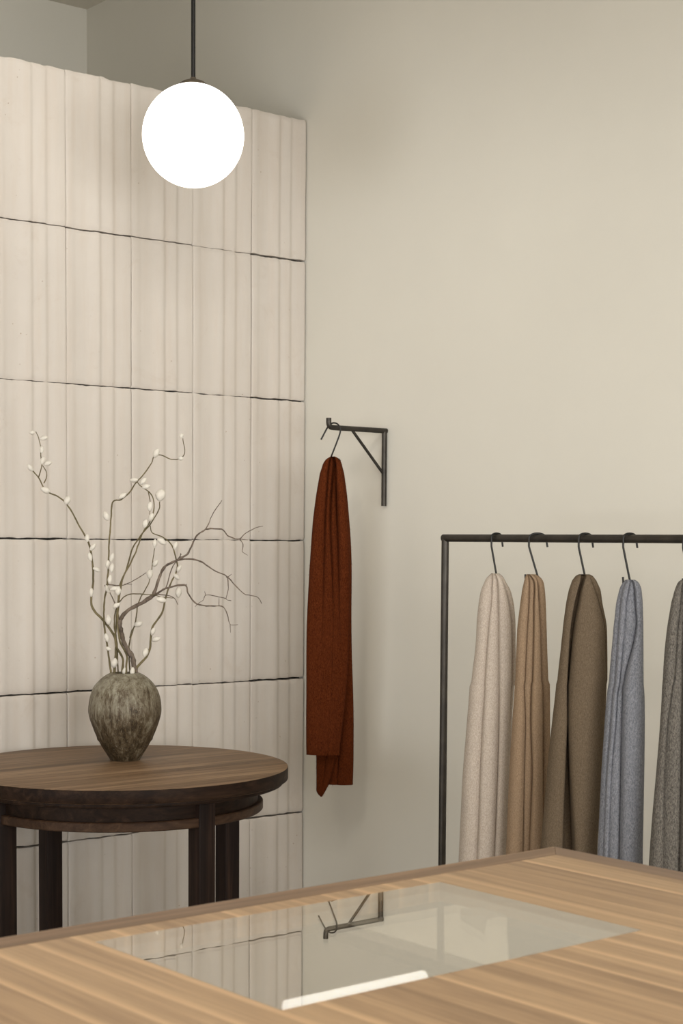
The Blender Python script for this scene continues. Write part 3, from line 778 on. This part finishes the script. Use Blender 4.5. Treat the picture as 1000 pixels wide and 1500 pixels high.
box(bm, gx0 - .001, gx1 + .001, gy0 - .001, gy1 + .001, zl - .006, zl); mk('case_floor', bm, MAT_LINER, t, shade=False)
bm = bmesh.new()
box(bm, CX0 + .03, CX1 - .03, CY0 + .03, CY1 - .03, .08, zb - .0002); mk('cabinet_body', bm, MAT_PANEL, t, shade=False)
bm = bmesh.new(); box(bm, CX0 + .08, CX1 - .08, CY0 + .08, CY1 - .08, 0, .08); mk('plinth', bm, MAT_LEG, t, shade=False)

# things under the glass
def flat(name, px, z0, th, mat, label, cat_):
    P = [at_z(u, v, z0 + th) for u, v in px]
    P = [(min(gx1 - .003, max(gx0 + .003, p.x)), min(gy1 - .003, max(gy0 + .003, p.y))) for p in P]
    bm = bmesh.new(); prism(bm, P, z0, z0 + th); c = Vector((sum(p[0] for p in P) / len(P), sum(p[1] for p in P) / len(P), z0))
    return tag(mk(name, bm, mat, None, c, shade=False), label, cat_)
flat('felt_mat', [(478, 1371), (560, 1340), (700, 1318), (860, 1370), (690, 1428), (640, 1428)], zl, .001, MAT_FELT, 'dark grey felt mat lying under the counter glass, below the white sheet', 'mat')
flat('paper_sheet', [(508, 1352), (668, 1325), (762, 1348), (762, 1402), (714, 1413)], zl + .001, .001, MAT_PAPER, 'bright white paper sheet lying under the counter glass', 'paper')
flat('ribbon', [(640, 1322), (650, 1322), (650, 1412), (640, 1412)], zl + .002, .0008, MAT_CARD, 'narrow grey ribbon laid across the white sheet under the glass', 'ribbon')
flat('card', [(745, 1342), (800, 1355), (850, 1368), (830, 1384), (745, 1404)], zl + .002, .001, MAT_CARD, 'plain grey card under the glass at the right end of the white sheet', 'card')
# leaf-shaped knit swatch, gently cupped
pts = [(690, 1331), (704, 1330), (722, 1334), (738, 1339), (741, 1342), (728, 1341), (713, 1346), (711, 1354), (709, 1367), (703, 1361), (692, 1355), (684, 1351), (677, 1347), (674, 1342), (674, 1332)]
P = [at_z(u, v, zl + .004) for u, v in pts]
bm = bmesh.new(); prism(bm, [(p.x, p.y) for p in P], zl + .0022, zl + .005)
c = sum(P, Vector()) / len(P); c.z = zl + .0022
tag(mk('fabric_swatch', bm, MAT_SWATCH, None, c, shade=False), 'small pale leaf-shaped knit swatch lying on the white sheet under the glass', 'swatch')
a_, b_ = at_z(412, 1473, zl + .008), at_z(628, 1434, zl + .008)
a_.x = max(a_.x, gx0 + .012); a_.y = b_.y = max(gy0 + .012, (a_.y + b_.y) / 2)
bm = bmesh.new(); tube(bm, rounded_path([a_, (a_ + b_) / 2, b_], .01, 3), .0075, 18, True)
tag(mk('light_tube', bm, MAT_TUBE, None, (a_ + b_) / 2 - Vector((0, 0, .008))), 'slim lit white tube along the near edge under the counter glass', 'lamp')

# ------------------------------------------------------------------ light
def area(name, loc, target, sx, sy, power, color):
    L = bpy.data.lights.new(name, 'AREA'); L.shape = 'RECTANGLE'; L.size = sx; L.size_y = sy; L.energy = power; L.color = color
    o = bpy.data.objects.new(name, L); COL.objects.link(o); o.location = loc
    o.rotation_euler = (Vector(target) - Vector(loc)).to_track_quat('-Z', 'Y').to_euler(); return o
def spot(name, loc, target, power, color, ang=95, rad=.12):
    L = bpy.data.lights.new(name, 'SPOT'); L.energy = power; L.color = color; L.spot_size = math.radians(ang); L.spot_blend = 1; L.shadow_soft_size = rad
    o = bpy.data.objects.new(name, L); COL.objects.link(o); o.location = loc
    o.rotation_euler = (Vector(target) - Vector(loc)).to_track_quat('-Z', 'Y').to_euler(); return o
#LIGHTS
area('window_daylight', (XL + .03, 1.0, 1.25), (XL + 4, 1.0, 1.25), 4.3, 1.7, 118, (.99, 1, 1))
area('front_fill', (.2, YN + .03, 1.35), (.2, YN + 4, 1.35), 4.5, 1.8, 275, (.99, 1, 1))  # unseen panel added before the solid front wall; no window there
area('overhead_fill', (.9, 1.4, ZC - .06), (.9, 1.4, 0), 1.6, 1.2, 16, (1, .96, .9))  # unseen overhead fill, added to give the counter top more light
spot('fill_spot', (.5, 2.0, ZC - .25), (XB, 3.25, 1.10), 66, (1, .93, .80), 60, .25)  # unseen spot, set to lift the middle of the plaster wall
spot('fill_spot', (1.3, 1.1, ZC - .25), (2.5, YA, 1.9), 140, (1, .98, .94), 56, .6)  # unseen wide-source spot, set to brighten the tiles
spot('fill_spot', (2.4, 3.3, ZC - .12), (2.1, YC, 3.1), 30, (1, .98, .92), 80, .1)  # unseen spot added to brighten the recess behind the tiled wall
#ENDLIGHTS

W = bpy.data.worlds.new('sky'); sc.world = W; W.use_nodes = True
W.node_tree.nodes['Background'].inputs[0].default_value = (.75, .85, 1, 1); W.node_tree.nodes['Background'].inputs[1].default_value = .8

# ------------------------------------------------------------------ camera
cam = bpy.data.cameras.new('camera'); co = bpy.data.objects.new('camera', cam); COL.objects.link(co)
cam.sensor_fit = 'VERTICAL'; cam.sensor_height = 36; cam.sensor_width = 24
cam.lens = F / 1500 * 36
cam.shift_y = (CY - 750) / 1500
co.matrix_world = Matrix.Translation(EYE) @ Matrix((RT, UP, -FW)).transposed().to_4x4()
cam.clip_start = .05
cam.dof.use_dof = True; cam.dof.focus_distance = 4.5; cam.dof.aperture_fstop = 13
sc.camera = co

for o in bpy.data.objects:
    if '_w' in o: del o['_w']

sc.view_settings.view_transform = 'Standard'; sc.view_settings.look = 'None'
sc.view_settings.gamma = 1; sc.view_settings.use_curve_mapping = False
sc.view_settings.exposure = 0
sc.cycles.use_denoising = True
sc.cycles.max_bounces = 8; sc.cycles.diffuse_bounces = 5; sc.cycles.transparent_max_bounces = 8
sc.cycles.caustics_reflective = False; sc.cycles.caustics_refractive = False
